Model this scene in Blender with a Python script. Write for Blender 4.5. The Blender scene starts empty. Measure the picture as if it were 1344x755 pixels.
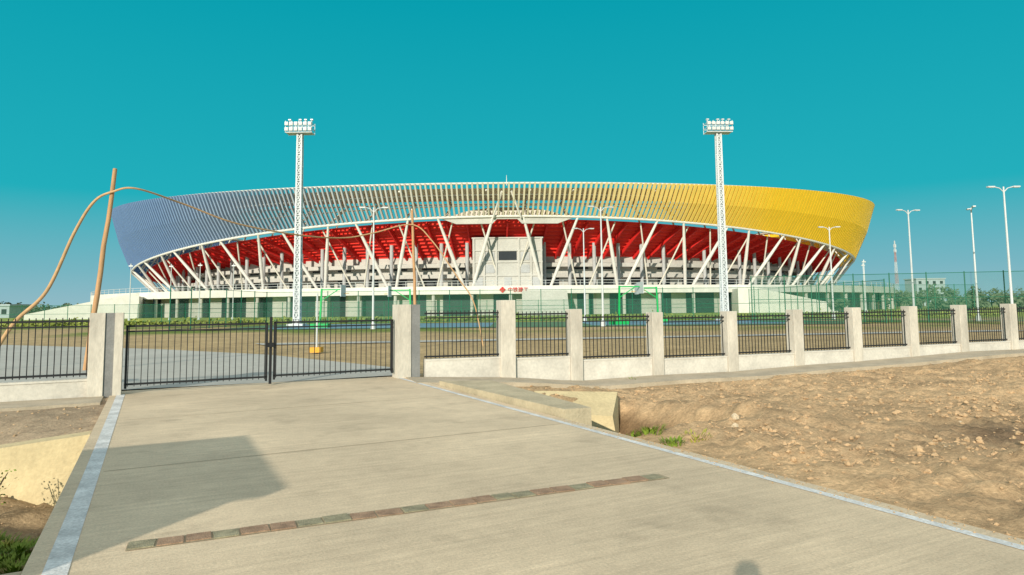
import bpy, math, random, bisect, bmesh
from mathutils import Vector, Matrix, noise
random.seed(7)
scn=bpy.context.scene
COL=scn.collection
PX,PY=0.885,0.466
def W(p,r,z=0.0): return Vector((p*PX-r*PY, p*PY+r*PX, z))
ANG=math.atan2(PY,PX)

# ---------------------------------------------------------------- materials
def nodes_of(m):
    m.use_nodes=True
    nt=m.node_tree
    return nt,nt.nodes,nt.links
def mat(name,color,rough=0.75,var=0.18,scale=1.5,bump=0.0,bscale=30,metal=0.0,stretch=(1,1,1),fine=0.08,spec=0.3,rot=0.0,nscale=None):
    m=bpy.data.materials.new(name)
    nt,N,L=nodes_of(m)
    b=N['Principled BSDF']
    b.inputs['Roughness'].default_value=rough
    b.inputs['Metallic'].default_value=metal
    b.inputs['Specular IOR Level'].default_value=spec
    g=N.new('ShaderNodeNewGeometry')
    mp=N.new('ShaderNodeMapping'); mp.inputs['Scale'].default_value=stretch; mp.inputs['Rotation'].default_value=(0,0,rot)
    L.new(g.outputs['Position'],mp.inputs['Vector'])
    n1=N.new('ShaderNodeTexNoise'); n1.inputs['Scale'].default_value=scale; n1.inputs['Detail'].default_value=6; n1.inputs['Roughness'].default_value=0.65
    n2=N.new('ShaderNodeTexNoise'); n2.inputs['Scale'].default_value=scale*14; n2.inputs['Detail'].default_value=4
    L.new(mp.outputs[0],n1.inputs['Vector']); L.new(mp.outputs[0],n2.inputs['Vector'])
    r1=N.new('ShaderNodeMapRange'); r1.inputs['From Min'].default_value=0.3; r1.inputs['From Max'].default_value=0.7
    r1.inputs['To Min'].default_value=1-var; r1.inputs['To Max'].default_value=1+var*0.6
    L.new(n1.outputs['Fac'],r1.inputs['Value'])
    r2=N.new('ShaderNodeMapRange'); r2.inputs['From Min'].default_value=0.3; r2.inputs['From Max'].default_value=0.7
    r2.inputs['To Min'].default_value=1-fine; r2.inputs['To Max'].default_value=1+fine
    L.new(n2.outputs['Fac'],r2.inputs['Value'])
    mu=N.new('ShaderNodeMath'); mu.operation='MULTIPLY'
    L.new(r1.outputs[0],mu.inputs[0]); L.new(r2.outputs[0],mu.inputs[1])
    vm=N.new('ShaderNodeVectorMath'); vm.operation='SCALE'; vm.name='colscale'
    vm.inputs[0].default_value=color[:3]
    L.new(mu.outputs[0],vm.inputs['Scale'])
    L.new(vm.outputs[0],b.inputs['Base Color'])
    if bump>0:
        n3=N.new('ShaderNodeTexNoise'); n3.inputs['Scale'].default_value=bscale; n3.inputs['Detail'].default_value=5
        L.new(mp.outputs[0],n3.inputs['Vector'])
        bp=N.new('ShaderNodeBump'); bp.inputs['Strength'].default_value=bump; bp.inputs['Distance'].default_value=0.03
        L.new(n3.outputs['Fac'],bp.inputs['Height']); L.new(bp.outputs[0],b.inputs['Normal'])
    return m
def mesh_mat(name,color,cover):
    m=mat(name,color,0.5)
    nt=m.node_tree;N=nt.nodes;L=nt.links
    out=N['Material Output']; t=N.new('ShaderNodeBsdfTransparent'); mx=N.new('ShaderNodeMixShader')
    mx.inputs[0].default_value=cover
    L.new(t.outputs[0],mx.inputs[1]); L.new(N['Principled BSDF'].outputs[0],mx.inputs[2]); L.new(mx.outputs[0],out.inputs['Surface'])
    return m
def road_mat():
    m=mat('brushed_concrete',(0.66,0.53,0.37),0.85,0.18,0.42,0.0,fine=0.05)
    N=m.node_tree.nodes;L=m.node_tree.links;b=N['Principled BSDF']
    g=N.new('ShaderNodeNewGeometry'); mp=N.new('ShaderNodeMapping'); mp.inputs['Rotation'].default_value=(0,0,-ANG); L.new(g.outputs['Position'],mp.inputs['Vector'])
    st=N.new('ShaderNodeMapping'); st.inputs['Scale'].default_value=(0.35,9,1); L.new(mp.outputs[0],st.inputs['Vector'])
    def rng(src,a,b_,lo,hi):
        r=N.new('ShaderNodeMapRange'); r.inputs['From Min'].default_value=a; r.inputs['From Max'].default_value=b_; r.inputs['To Min'].default_value=lo; r.inputs['To Max'].default_value=hi; L.new(src,r.inputs['Value']); return r.outputs[0]
    def nz(vec,s,d,ro):
        n=N.new('ShaderNodeTexNoise'); n.inputs['Scale'].default_value=s; n.inputs['Detail'].default_value=d; n.inputs['Roughness'].default_value=ro; L.new(vec,n.inputs['Vector']); return n.outputs['Fac']
    n=nz(st.outputs[0],1.6,7,.7); n2=nz(mp.outputs[0],45,5,.75); n3=nz(mp.outputs[0],1.3,8,.6); n4=nz(mp.outputs[0],.28,3,.5)
    fs_=[rng(n,.3,.7,.86,1.10),rng(n2,.3,.7,.78,1.16),rng(n3,.55,.72,1,.78),rng(n4,.35,.65,.90,1.07)]
    o=fs_[0]
    for f in fs_[1:]:
        mu=N.new('ShaderNodeMath'); mu.operation='MULTIPLY'; L.new(o,mu.inputs[0]); L.new(f,mu.inputs[1]); o=mu.outputs[0]
    vm=N.new('ShaderNodeVectorMath'); vm.operation='SCALE'; L.new(N['colscale'].outputs[0],vm.inputs[0]); L.new(o,vm.inputs['Scale']); L.new(vm.outputs[0],b.inputs['Base Color'])
    ad=N.new('ShaderNodeMath'); ad.operation='ADD'; L.new(n,ad.inputs[0]); L.new(n2,ad.inputs[1])
    bp=N.new('ShaderNodeBump'); bp.inputs['Strength'].default_value=.4; bp.inputs['Distance'].default_value=.014; L.new(ad.outputs[0],bp.inputs['Height']); L.new(bp.outputs[0],b.inputs['Normal'])
    return m

M={}
M['white']=mat('white_paint',(0.72,0.70,0.65),0.6,0.12,0.8)
M['mast']=mat('mast_paint',(0.64,0.67,0.68),0.6,0.12,0.8)
M['plaster']=mat('cream_plaster',(0.59,0.54,0.46),0.85,0.28,1.6,0.2,40,stretch=(1,1,0.35))
M['plinth']=mat('plinth_plaster',(0.64,0.60,0.53),0.85,0.22,1.1,0.2,40)
M['grey']=mat('grey_stone',(0.24,0.24,0.235),0.8,0.2,2,0.3,60)
M['black']=mat('black_metal',(0.022,0.022,0.024),0.45,0.1,3)
M['steel']=mat('galvanised_steel',(0.60,0.62,0.63),0.45,0.1,2,metal=0.1)
M['red']=mat('red_cladding',(0.80,0.035,0.022),0.55,0.12,0.15)
M['redd']=mat('dark_red_cladding',(0.64,0.022,0.018),0.6,0.15,0.15)
M['conc']=mat('grey_concrete',(0.42,0.43,0.43),0.85,0.15,0.2)
M['concw']=mat('pale_concrete',(0.50,0.49,0.45),0.85,0.12,0.2)
M['dark']=mat('dark_glass_and_openings',(0.03,0.035,0.04),0.25,0.1,0.2)  # window glass, and flat dark colour for the shade inside stadium openings
M['cream']=mat('cream_steel',(0.66,0.63,0.54),0.6,0.08,0.3)
M['roof']=mat('roof_membrane',(0.72,0.66,0.50),0.7,0.1,0.2)
M['green']=mat('green_paint',(0.01,0.40,0.10),0.5)
M['dgreen']=mat('dark_green_paint',(0.015,0.15,0.085),0.5)
M['mesh']=mesh_mat('green_wire_mesh',(0.03,0.20,0.12),0.18)
M['wood']=mat('raw_timber',(0.52,0.30,0.15),0.8,0.25,3,0.3,40,stretch=(4,4,0.5))
M['cable']=mat('brown_rope',(0.56,0.35,0.18),0.8,0.2,4,0.4,60)
M['road']=road_mat()
M['kerb']=mat('painted_kerb',(0.64,0.64,0.63),0.7,0.34,3,0.2,60,fine=0.2)
M['slabe']=mat('culvert_concrete',(0.56,0.46,0.27),0.9,0.2,1.2,0.4,25)
M['slabg']=mat('weathered_slab_concrete',(0.50,0.42,0.285),0.9,0.25,1.6,0.4,25)
M['inroad']=mat('service_road_concrete',(0.43,0.42,0.38),0.9,0.12,0.3,0.1)
M['pave']=mat('pavement_concrete',(0.46,0.39,0.29),0.9,0.22,1.5,0.3,40)
M['pred']=mat('red_paver',(0.36,0.235,0.155),0.9,0.4,8,0.5,80)
M['pgrn']=mat('olive_paver',(0.31,0.28,0.185),0.9,0.4,8,0.5,80)
M['joint']=mat('joint_filler',(0.36,0.30,0.20),0.9,0.3,5)
M['clod']=mat('dry_clay',(0.52,0.355,0.205),0.95,0.25,4,0.5,50)
M['stone']=mat('pale_stone',(0.58,0.47,0.33),0.9,0.2,6,0.4,40)
M['leaf']=mat('hazed_tree_foliage',(0.12,0.16,0.09),0.8,0.35,0.3)  # distance haze mixed into the leaf colour
M['hedge']=mat('hedge_foliage',(0.27,0.31,0.07),0.8,0.3,0.3)
M['weed']=mat('weed_leaf',(0.18,0.26,0.03),0.7,0.4,6)
M['straw']=mat('dry_weed_leaf',(0.34,0.33,0.06),0.7,0.4,6)
M['bark']=mat('bark',(0.12,0.09,0.06),0.9,0.3,5)
M['court']=mat('green_court',(0.09,0.19,0.10),0.8,0.15,0.4)
M['blue']=mat('blue_court',(0.13,0.26,0.33),0.8,0.15,0.4)
M['yellow']=mat('orange_yellow_paint',(0.75,0.38,0.04),0.6)
M['redsign']=mat('sign_red',(0.66,0.03,0.03),0.5)
M['towerred']=mat('hazed_red_paint',(0.45,0.26,0.24),0.6)  # tower red greyed to paint in distance haze
M['cloth']=mat('blue_cotton',(0.05,0.07,0.13),0.9)
M['bwall']=mat('hazed_distant_wall',(0.36,0.43,0.45),0.85,0.1,0.1)  # pale grey-blue puts aerial haze into the wall colour

def facade_mat():
    m=bpy.data.materials.new('painted_louvre_gradient')
    nt,N,L=nodes_of(m); b=N['Principled BSDF']; b.inputs['Roughness'].default_value=0.5
    tc=N.new('ShaderNodeTexCoord'); sx=N.new('ShaderNodeSeparateXYZ'); L.new(tc.outputs['Object'],sx.inputs[0])
    mr=N.new('ShaderNodeMapRange'); mr.inputs['From Min'].default_value=-120; mr.inputs['From Max'].default_value=120
    L.new(sx.outputs['X'],mr.inputs['Value'])
    cr=N.new('ShaderNodeValToRGB'); e=cr.color_ramp.elements
    pts=[(0.0,(0.13,0.23,0.45)),(0.16,(0.16,0.26,0.46)),(0.30,(0.31,0.38,0.49)),(0.42,(0.55,0.54,0.50)),(0.53,(0.66,0.61,0.44)),(0.61,(0.74,0.59,0.28)),(0.69,(0.80,0.56,0.12)),(0.78,(0.85,0.54,0.03)),(1.0,(0.88,0.53,0.010))]
    e[0].position=0; e[0].color=(*pts[0][1],1); e[1].position=1; e[1].color=(*pts[-1][1],1)
    for p,c in pts[1:-1]:
        k=e.new(p); k.color=(*c,1)
    L.new(mr.outputs[0],cr.inputs[0])
    nz=N.new('ShaderNodeTexNoise'); nz.inputs['Scale'].default_value=0.6; L.new(tc.outputs['Object'],nz.inputs['Vector'])
    r=N.new('ShaderNodeMapRange'); r.inputs['To Min'].default_value=0.88; r.inputs['To Max'].default_value=1.1; L.new(nz.outputs['Fac'],r.inputs['Value'])
    vm=N.new('ShaderNodeVectorMath'); vm.operation='SCALE'; L.new(cr.outputs[0],vm.inputs[0]); L.new(r.outputs[0],vm.inputs['Scale'])
    L.new(vm.outputs[0],b.inputs['Base Color'])
    return m
M['facade']=facade_mat()

def ground_mat():
    m=bpy.data.materials.new('bare_earth')
    nt,N,L=nodes_of(m); b=N['Principled BSDF']; b.inputs['Roughness'].default_value=0.95; b.inputs['Specular IOR Level'].default_value=0.1
    at=N.new('ShaderNodeVertexColor'); at.layer_name='Col'
    g=N.new('ShaderNodeNewGeometry')
    fac=[]
    for sc,lo,hi,d in ((0.35,0.82,1.15,5),(3.0,0.72,1.20,6),(25,0.74,1.20,4)):
        n=N.new('ShaderNodeTexNoise'); n.inputs['Scale'].default_value=sc; n.inputs['Detail'].default_value=d; n.inputs['Roughness'].default_value=0.6
        L.new(g.outputs['Position'],n.inputs['Vector'])
        r=N.new('ShaderNodeMapRange'); r.inputs['From Min'].default_value=0.3; r.inputs['From Max'].default_value=0.7
        r.inputs['To Min'].default_value=lo; r.inputs['To Max'].default_value=hi; L.new(n.outputs['Fac'],r.inputs['Value']); fac.append(r)
    m1=N.new('ShaderNodeMath'); m1.operation='MULTIPLY'; L.new(fac[0].outputs[0],m1.inputs[0]); L.new(fac[1].outputs[0],m1.inputs[1])
    m2=N.new('ShaderNodeMath'); m2.operation='MULTIPLY'; L.new(m1.outputs[0],m2.inputs[0]); L.new(fac[2].outputs[0],m2.inputs[1])
    vm=N.new('ShaderNodeVectorMath'); vm.operation='SCALE'; L.new(at.outputs['Color'],vm.inputs[0]); L.new(m2.outputs[0],vm.inputs['Scale'])
    L.new(vm.outputs[0],b.inputs['Base Color'])
    n=N.new('ShaderNodeTexNoise'); n.inputs['Scale'].default_value=9; n.inputs['Detail'].default_value=8; n.inputs['Roughness'].default_value=0.7
    L.new(g.outputs['Position'],n.inputs['Vector'])
    bp=N.new('ShaderNodeBump'); bp.inputs['Strength'].default_value=0.75; bp.inputs['Distance'].default_value=0.06
    L.new(n.outputs['Fac'],bp.inputs['Height']); L.new(bp.outputs[0],b.inputs['Normal'])
    return m
M['ground']=ground_mat()

# ---------------------------------------------------------------- mesh builder
class MB:
    def __init__(s): s.v=[]; s.f=[]; s.m=[]
    def face(s,pts,mi=0):
        k=len(s.v); s.v+= [tuple(p) for p in pts]; s.f.append(tuple(range(k,k+len(pts)))); s.m.append(mi)
    def hexa(s,c,mi=0):
        k=len(s.v); s.v+=[tuple(p) for p in c]
        for q in ((0,3,2,1),(4,5,6,7),(0,1,5,4),(1,2,6,5),(2,3,7,6),(3,0,4,7)):
            s.f.append(tuple(k+i for i in q)); s.m.append(mi)
    def box(s,c,size,rot=0.0,mi=0):
        ca,sa=math.cos(rot),math.sin(rot); hx,hy,hz=[x/2 for x in size]; P=[]
        for z in (-hz,hz):
            for x,y in ((-hx,-hy),(hx,-hy),(hx,hy),(-hx,hy)):
                P.append((c[0]+x*ca-y*sa,c[1]+x*sa+y*ca,c[2]+z))
        s.hexa(P,mi)
    def cyl(s,a,b,r1,r2=None,n=8,mi=0):
        if r2 is None: r2=r1
        a=Vector(a); b=Vector(b); d=(b-a).normalized()
        u=d.cross(Vector((0,0,1)) if abs(d.z)<0.95 else Vector((1,0,0))).normalized(); w=d.cross(u)
        k=len(s.v)
        for c,r in ((a,r1),(b,r2)):
            for i in range(n):
                t=2*math.pi*i/n; q=c+u*math.cos(t)*r+w*math.sin(t)*r; s.v.append(tuple(q))
        for i in range(n):
            j=(i+1)%n; s.f.append((k+i,k+j,k+n+j,k+n+i)); s.m.append(mi)
        s.f.append(tuple(k+i for i in reversed(range(n)))); s.m.append(mi)
        s.f.append(tuple(k+n+i for i in range(n))); s.m.append(mi)
    def beam(s,a,b,w,h=None,mi=0):
        h=h or w; a=Vector(a); b=Vector(b); d=(b-a).normalized()
        u=d.cross(Vector((0,0,1)) if abs(d.z)<0.98 else Vector((0,1,0))).normalized()*w/2; q=d.cross(u).normalized()*h/2
        s.hexa([a-u-q,a+u-q,a+u+q,a-u+q,b-u-q,b+u-q,b+u+q,b-u+q],mi)
    def tube(s,pts,r,n=8,mi=0,closed=False):
        pts=[Vector(p) for p in pts]; k=len(s.v); m=len(pts)
        for i,p in enumerate(pts):
            a=pts[(i-1)%m] if (closed or i>0) else p; b=pts[(i+1)%m] if (closed or i<m-1) else p
            d=(b-a).normalized(); u=d.cross(Vector((0,0,1)) if abs(d.z)<0.98 else Vector((1,0,0))).normalized(); w=d.cross(u)
            rr=r[i] if isinstance(r,list) else r
            for j in range(n):
                t=2*math.pi*j/n; s.v.append(tuple(p+u*math.cos(t)*rr+w*math.sin(t)*rr))
        for i in range(m if closed else m-1):
            i2=(i+1)%m
            for j in range(n):
                j2=(j+1)%n; s.f.append((k+i*n+j,k+i*n+j2,k+i2*n+j2,k+i2*n+j)); s.m.append(mi)
    def build(s,name,mats,parent=None,loc=(0,0,0),rot=0,smooth=False):
        me=bpy.data.meshes.new(name); me.from_pydata(s.v,[],s.f)
        for m in mats: me.materials.append(M[m] if isinstance(m,str) else m)
        me.polygons.foreach_set('material_index',s.m)
        if smooth: me.polygons.foreach_set('use_smooth',[True]*len(s.f))
        me.update()
        o=bpy.data.objects.new(name,me); COL.objects.link(o); o.location=loc; o.rotation_euler=(0,0,rot)
        if parent: o.parent=parent
        return o
def empty(name,loc,label,cat,group=None,rot=0):
    o=bpy.data.objects.new(name,None); COL.objects.link(o); o.location=loc; o.rotation_euler=(0,0,rot); o.empty_display_size=0.5
    o['label']=label; o['category']=cat
    if group: o['group']=group
    return o
def tag(o,label,cat,group=None,kind=None):
    o['label']=label; o['category']=cat
    if group: o['group']=group
    if kind: o['kind']=kind
    return o
def dup(root,loc,rot=None,scale=None,label=None):
    kids=[c for c in COL.objects if c.parent==root]
    r=root.copy(); COL.objects.link(r); r.location=loc
    if rot is not None: r.rotation_euler=(0,0,rot)
    if scale: r.scale=(scale,)*3
    for c in kids:
        k=c.copy(); COL.objects.link(k); k.parent=r
    if label: r['label']=label
    return r

# ---------------------------------------------------------------- terrain
TAB=[(-5,0),(0,0),(2.66,-.12),(4.6,-.31),(7.1,-.26),(9.6,-.27),(12,-.19),(14.4,-.15),(16.8,-.08),(19.1,0),(60,0)]
TOP=[(0,1.75),(2.66,1.87),(4.6,1.62),(7.1,1.50),(9.6,1.50),(12,1.52),(14.4,1.56),(16.8,1.58),(19.1,1.60),(21.6,1.62),(60,1.63)]
def lerp_tab(T,t):
    if t<=T[0][0]: return T[0][1]
    for (a,x),(b,y) in zip(T,T[1:]):
        if t<=b: return x+(y-x)*(t-a)/(b-a)
    return T[-1][1]
def sm(a,b,x):
    x=max(0,min(1,(x-a)/(b-a))); return x*x*(3-2*x)
FX,FY=0.94,0.342
def TN(X,Y):
    dx,dy=X+2.68,Y-17.0
    return dx*FX+dy*FY, dx*FY-dy*FX
def FW(t,n,z=0): return Vector((-2.68+FX*t+FY*n, 17.0+FY*t-FX*n, z))
def rhof(p): return 11.35+.45*max(0,-p-.72)
def wtop(p): return -.015-.15*max(0,min(3.2,-p-.72))
def ground_z(X,Y):
    p=X*PX+Y*PY; r=-X*PY+Y*PX; t,n=TN(X,Y)
    f=noise.fractal(Vector((X*0.9,Y*0.9,0)),0.8,2.0,6)
    far=1-sm(40,80,math.hypot(X,Y))
    if -0.60<=p<=5.5 and r<17.2:
        return -1.5 if 5.6<r<11.9 else -0.32
    if p>5.4 and (n>0 or r<16.3):
        w=1-sm(3,8,n)
        base=lerp_tab(TAB,t)*w
        k=min(sm(1.45,2.6,n),sm(5.6,6.5,p)) if n>1.4 else 0
        md=0.10*max(0,noise.noise(Vector((X*0.35+4,Y*0.35,3))))+0.04*sm(9,16,p)
        wv=noise.noise(Vector((X*.8,Y*.8,20)))*.5
        rid=abs(noise.noise(Vector((X*1.7,Y*1.7+wv,8))))*0.12+(0.5-abs(noise.noise(Vector((X*3.6+wv,Y*3.6,2)))))**2*0.21+abs(noise.noise(Vector((X*7.5,Y*7.5,6))))*0.06
        z=base-0.08+k*(0.0+0.05*f+md+rid)*max(0.3,far)
        d=sm(7.5,8.3,r)*(1-sm(11.2,11.5,r))*(1-sm(7.8,8.8,p))
        z=z*(1-d)+(-0.80+0.08*f)*d
        return z
    if p<-0.55 and r<15.5:
        rh=rhof(p); rl=5.75
        ext=1-sm(4,7,-p)
        d=sm(rl-0.1,rl+0.6,r)*(1-sm(rh+.16,rh+.32,r))
        behind=(1-sm(0.3,2.4,r-rh)) if r>rh else 1
        z=-0.05+0.03*f+(wtop(p)-.02)*behind*ext
        rid=abs(noise.noise(Vector((X*4,Y*4,2))))*0.09
        fl=(-1.02+.17*max(0,min(4,-p-.7)))+0.08*f+rid+0.52*(1-sm(7.3,10.6,r))
        fl=min(fl,-.12)*ext-.05*(1-ext)
        return z*(1-d)+fl*d
    base=0
    if p>5.6: base=lerp_tab(TAB,t)*(1-sm(1,9,-n))
    return base-0.035+0.02*f*far
def mixc(a,b,k): return tuple(x+(y-x)*k for x,y in zip(a,b))
def ground_c(X,Y,z):
    p=X*PX+Y*PY; r=-X*PY+Y*PX; t,n=TN(X,Y)
    nz=noise.noise(Vector((X*0.12,Y*0.12,0)))*0.5+0.5; n2=noise.noise(Vector((X*0.6,Y*0.6,5)))*0.5+0.5
    if p>5.4 and n>0:
        c=mixc((0.56,0.385,0.22),(0.48,0.33,0.19),sm(0.4,0.7,n2))
        dk=math.exp(-(((X-6.9)/1.8)**2+((Y-8.9)/.8)**2))+.8*math.exp(-(((X-9.2)/1.3)**2+((Y-10.6)/.7)**2))
        c=mixc(c,(0.22,0.15,0.095),min(.8,dk*(0.4+n2)))
        return mixc(c,(0.20,0.13,0.07),sm(-.3,-.6,z))if z<-.3 else c
    if p<5.6 and r<16.3:
        c=mixc((0.45,0.345,0.235),(0.38,0.285,0.19),n2)
        if z<-.15 and r<rhof(p)+.1:
            n3=noise.noise(Vector((X*2.1,Y*2.1,9)))*.5+.5
            gk=1-sm(8.6,9.6,r)
            e=mixc((0.36,0.26,0.15),(0.20,0.24,0.04),sm(0.38,0.56,n3)*gk)
            return mixc(c,e,sm(.15,.35,-z))
        return c
    d=Y
    c=mixc((0.50,0.37,0.20),(0.42,0.31,0.17),n2)
    g=(0.16,0.22,0.05)
    c=mixc(c,g,sm(42,54,d)*sm(0.35,0.6,nz))
    c=mixc(c,(0.30,0.34,0.06),sm(74,82,d)*0.9)
    c=mixc(c,(0.30,0.30,0.16),sm(180,400,d))
    return c
def axis(lo,hi,step,far):
    A=[lo+i*step for i in range(int((hi-lo)/step)+1)]
    s=step; x=A[-1]
    while x<far: s*=1.13; x+=s; A.append(x)
    s=step; x=A[0]; B=[]
    while x>-far: s*=1.13; x-=s; B.append(x)
    return B[::-1]+A
ax=axis(-7,24,0.085,4000); ay=axis(-1,17.5,0.085,4000)
vs=[];cs=[]
for r in ay:
    for p in ax:
        q=W(p,r); z=ground_z(q.x,q.y); vs.append((q.x,q.y,z)); cs.append(ground_c(q.x,q.y,z))
nx=len(ax); fs=[(j*nx+i,j*nx+i+1,(j+1)*nx+i+1,(j+1)*nx+i) for j in range(len(ay)-1) for i in range(nx-1)]
me=bpy.data.meshes.new('ground'); me.from_pydata(vs,[],fs); me.materials.append(M['ground'])
ca=me.color_attributes.new('Col','FLOAT_COLOR','POINT')
ca.data.foreach_set('color',[x for c in cs for x in (*c,1.0)])
me.polygons.foreach_set('use_smooth',[True]*len(fs))
g=bpy.data.objects.new('ground',me); COL.objects.link(g); tag(g,'bare brown earth with rough dug soil','ground',kind='structure')

# ---------------------------------------------------------------- road
b=MB(); P0,P1=-0.70,5.58
b.hexa([W(P0,-14,-0.3),W(P1,-14,-0.3),W(P1,16.9,-0.3),W(P0,16.9,-0.3),W(P0,-14,0),W(P1,-14,0),W(P1,16.9,0),W(P0,16.9,0)])
tag(b.build('road',['road']),'pale brushed concrete driveway leading to the gate','road',kind='structure')
b=MB()
b.box(W((P0+P1)/2,5.5,-0.9),(P1-P0-0.1,0.3,1.19),ANG); b.box(W((P0+P1)/2,12.0,-0.9),(P1-P0-0.1,0.3,1.19),ANG)
tag(b.build('culvert_wall',['slabe']),'concrete culvert abutments beneath the driveway','culvert')
b=MB()
for a,c in ((-0.58,-0.43),(5.33,5.43)):
    b.face([W(a,-14,.004),W(c,-14,.004),W(c,16.2,.004),W(a,16.2,.004)])
tag(b.build('road_edge_marking',['kerb']),'worn white edge lines on the driveway','road marking',kind='structure')
b=MB(); random.seed(3)
A=Vector((-2.95,5.03,0)); B=Vector((1.75,7.10,0)); D=(B-A).normalized(); A=A+D*.16; B=B-D*.28; Ln=(B-A).length; Nn=Vector((-D.y,D.x,0)); x=0;i=0
while x<Ln-.05:
    l=0.2+random.uniform(-.02,.02)
    c=A+D*(x+l/2); o=random.uniform(-.014,.014)
    if random.random()>.05: b.box((c.x+Nn.x*o,c.y+Nn.y*o,0.003),(l-.016,0.165+random.uniform(-.02,.012),0.012+random.uniform(0,.008)),math.atan2(D.y,D.x)+random.uniform(-.05,.05),mi=(0 if (i//2)%2==0 else 1) if random.random()>.2 else random.randint(0,1))
    x+=l;i+=1
b.face([A-Nn*.10+Vector((0,0,.004)),B-Nn*.095+Vector((0,0,.004)),B+Nn*.095+Vector((0,0,.004)),A+Nn*.10+Vector((0,0,.004))],2)
tag(b.build('paver_strip',['pred','pgrn','joint']),'row of red and olive pavers across the driveway','paving',kind='structure')
b=MB()
for r in (1.8,8.6,12.4,):
    b.face([W(-.4,r,.004),W(5.28,r,.004),W(5.28,r+.012,.004),W(-.4,r+.012,.004)])
tag(b.build('road_joint',['joint']),'thin expansion joints across the concrete driveway','road joint',kind='structure')
b=MB(); ts=[-0.0+0.6*i for i in range(70)]
for t0,t1 in zip(ts,ts[1:]):
    z0,z1=lerp_tab(TAB,t0)+.02,lerp_tab(TAB,t1)+.02
    b.hexa([FW(t0,1.5,z0-.15),FW(t1,1.5,z1-.15),FW(t1,.15,z1-.15),FW(t0,.15,z0-.15),FW(t0,1.5,z0),FW(t1,1.5,z1),FW(t1,.15,z1),FW(t0,.15,z0)])
tag(b.build('pavement',['pave']),'narrow concrete pavement along the boundary fence','pavement',kind='structure')
b=MB(); b.box(W(-8.8,15.6,-.06),(16,1.1,.12),ANG)
tag(b.build('pavement',['pave']),'dusty paved strip beside the gate','pavement',kind='structure')
b=MB(); segs=8; batter=.28; th=.34
for i in range(segs):
    pa=-.71-3.4*i/segs; pb=-.71-3.4*(i+1)/segs
    b.hexa([W(pb,rhof(pb)-batter,-1.6),W(pa,rhof(pa)-batter,-1.6),W(pa,rhof(pa)+th,-1.6),W(pb,rhof(pb)+th,-1.6),
            W(pb,rhof(pb),wtop(pb)),W(pa,rhof(pa),wtop(pa)),W(pa,rhof(pa)+th,wtop(pa)),W(pb,rhof(pb)+th,wtop(pb))])
tag(b.build('culvert_wing_wall',['slabe']),'smooth pale yellow concrete wing wall of the ditch','wing wall')
b=MB()
b.hexa([W(-4.5,5.35,-1.4),W(-.71,5.35,-1.4),W(-.71,5.75,-1.4),W(-4.5,5.75,-1.4),W(-4.5,5.35,-.04),W(-.71,5.35,-.02),W(-.71,5.7,-.02),W(-4.5,5.7,-.04)])
tag(b.build('culvert_wing_wall',['slabg']),'low concrete retaining wall at the ditch edge','wing wall')
b=MB()
b.hexa([W(5.60,9.0,-1.2),W(6.10,8.95,-1.2),W(6.65,13.6,-1.2),W(5.60,14.2,-1.2),W(5.62,9.02,.13),W(6.08,8.97,.13),W(6.63,13.6,.10),W(5.62,14.15,.10)])
tag(b.build('culvert_slab',['slabg']),'flat weathered concrete slab beside the driveway','concrete slab')
b=MB()
b.hexa([W(6.75,11.2,-1.2),W(7.75,10.5,-1.2),W(8.3,11.3,-1.2),W(6.9,12.3,-1.2),W(6.85,11.3,-.33),W(7.7,10.65,-.36),W(8.3,11.3,-.02),W(6.9,12.2,.0)])
tag(b.build('culvert_wing_wall',['slabe']),'sloping yellowish concrete wing slab over the ditch','wing wall')

# ---------------------------------------------------------------- clods
def lump(b,c,s,mi=0):
    k=len(b.v); n=6; rings=3
    sx,sy,sz=s*random.uniform(.7,1.4),s*random.uniform(.7,1.4),s*random.uniform(.5,.9)
    ph=random.uniform(0,6)
    for i in range(rings+1):
        th=math.pi*(.08+.84*i/rings)
        for j in range(n):
            f=2*math.pi*j/n+ph; q=random.uniform(.6,1.3)
            b.v.append((c[0]+math.sin(th)*math.cos(f)*sx*q,c[1]+math.sin(th)*math.sin(f)*sy*q,c[2]+math.cos(th)*sz*random.uniform(.75,1.15)))
    for i in range(rings):
        for j in range(n):
            j2=(j+1)%n; b.f.append((k+i*n+j,k+i*n+j2,k+(i+1)*n+j2,k+(i+1)*n+j)); b.m.append(mi)
    b.f.append(tuple(k+j for j in range(n))); b.m.append(mi)
b=MB(); random.seed(11); cnt=0
while cnt<14000:
    p=random.uniform(5.75,22); r=random.uniform(-3,15)
    if random.random()>1.3-r/14: continue
    q=W(p,r); t,n=TN(q.x,q.y)
    if n<1.9: continue
    if 7.4<r<11.6 and p<8.7 and random.random()<.85: continue
    dens=noise.noise(Vector((q.x*.7,q.y*.7,2)))
    if dens<0.0 and random.random()<.8: continue
    s=0.008+0.036*random.random()**2.5+(0.06*random.random() if random.random()<0.012 else 0)
    if p<6.3: s*=.5
    lump(b,(q.x,q.y,ground_z(q.x,q.y)+s*.0),s,1 if random.random()<.004 else 0); cnt+=1
for _ in range(500):
    p=random.uniform(-6,-.8); r=random.uniform(5,15); q=W(p,r); s=.01+.022*random.random()**2
    if abs(r-rhof(p)-.1)<.3: continue
    lump(b,(q.x,q.y,ground_z(q.x,q.y)+s*.1),s,0)
for _ in range(420):
    p=5.57-abs(random.gauss(0,.10)); r=random.uniform(-1,9); q=W(p,r); s=random.uniform(.003,.010); lump(b,(q.x,q.y,.004+s*.3),s,0)
for (u,v_,s) in ((7.3,7.2,.07),(7.0,6.9,.05)):
    q=W(u,v_); lump(b,(q.x,q.y,ground_z(q.x,q.y)+.03),s,1)
tag(b.build('soil_clods',['clod','stone'],smooth=False),'scattered dry clay clods and pale stones','soil clods',kind='stuff')

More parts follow.
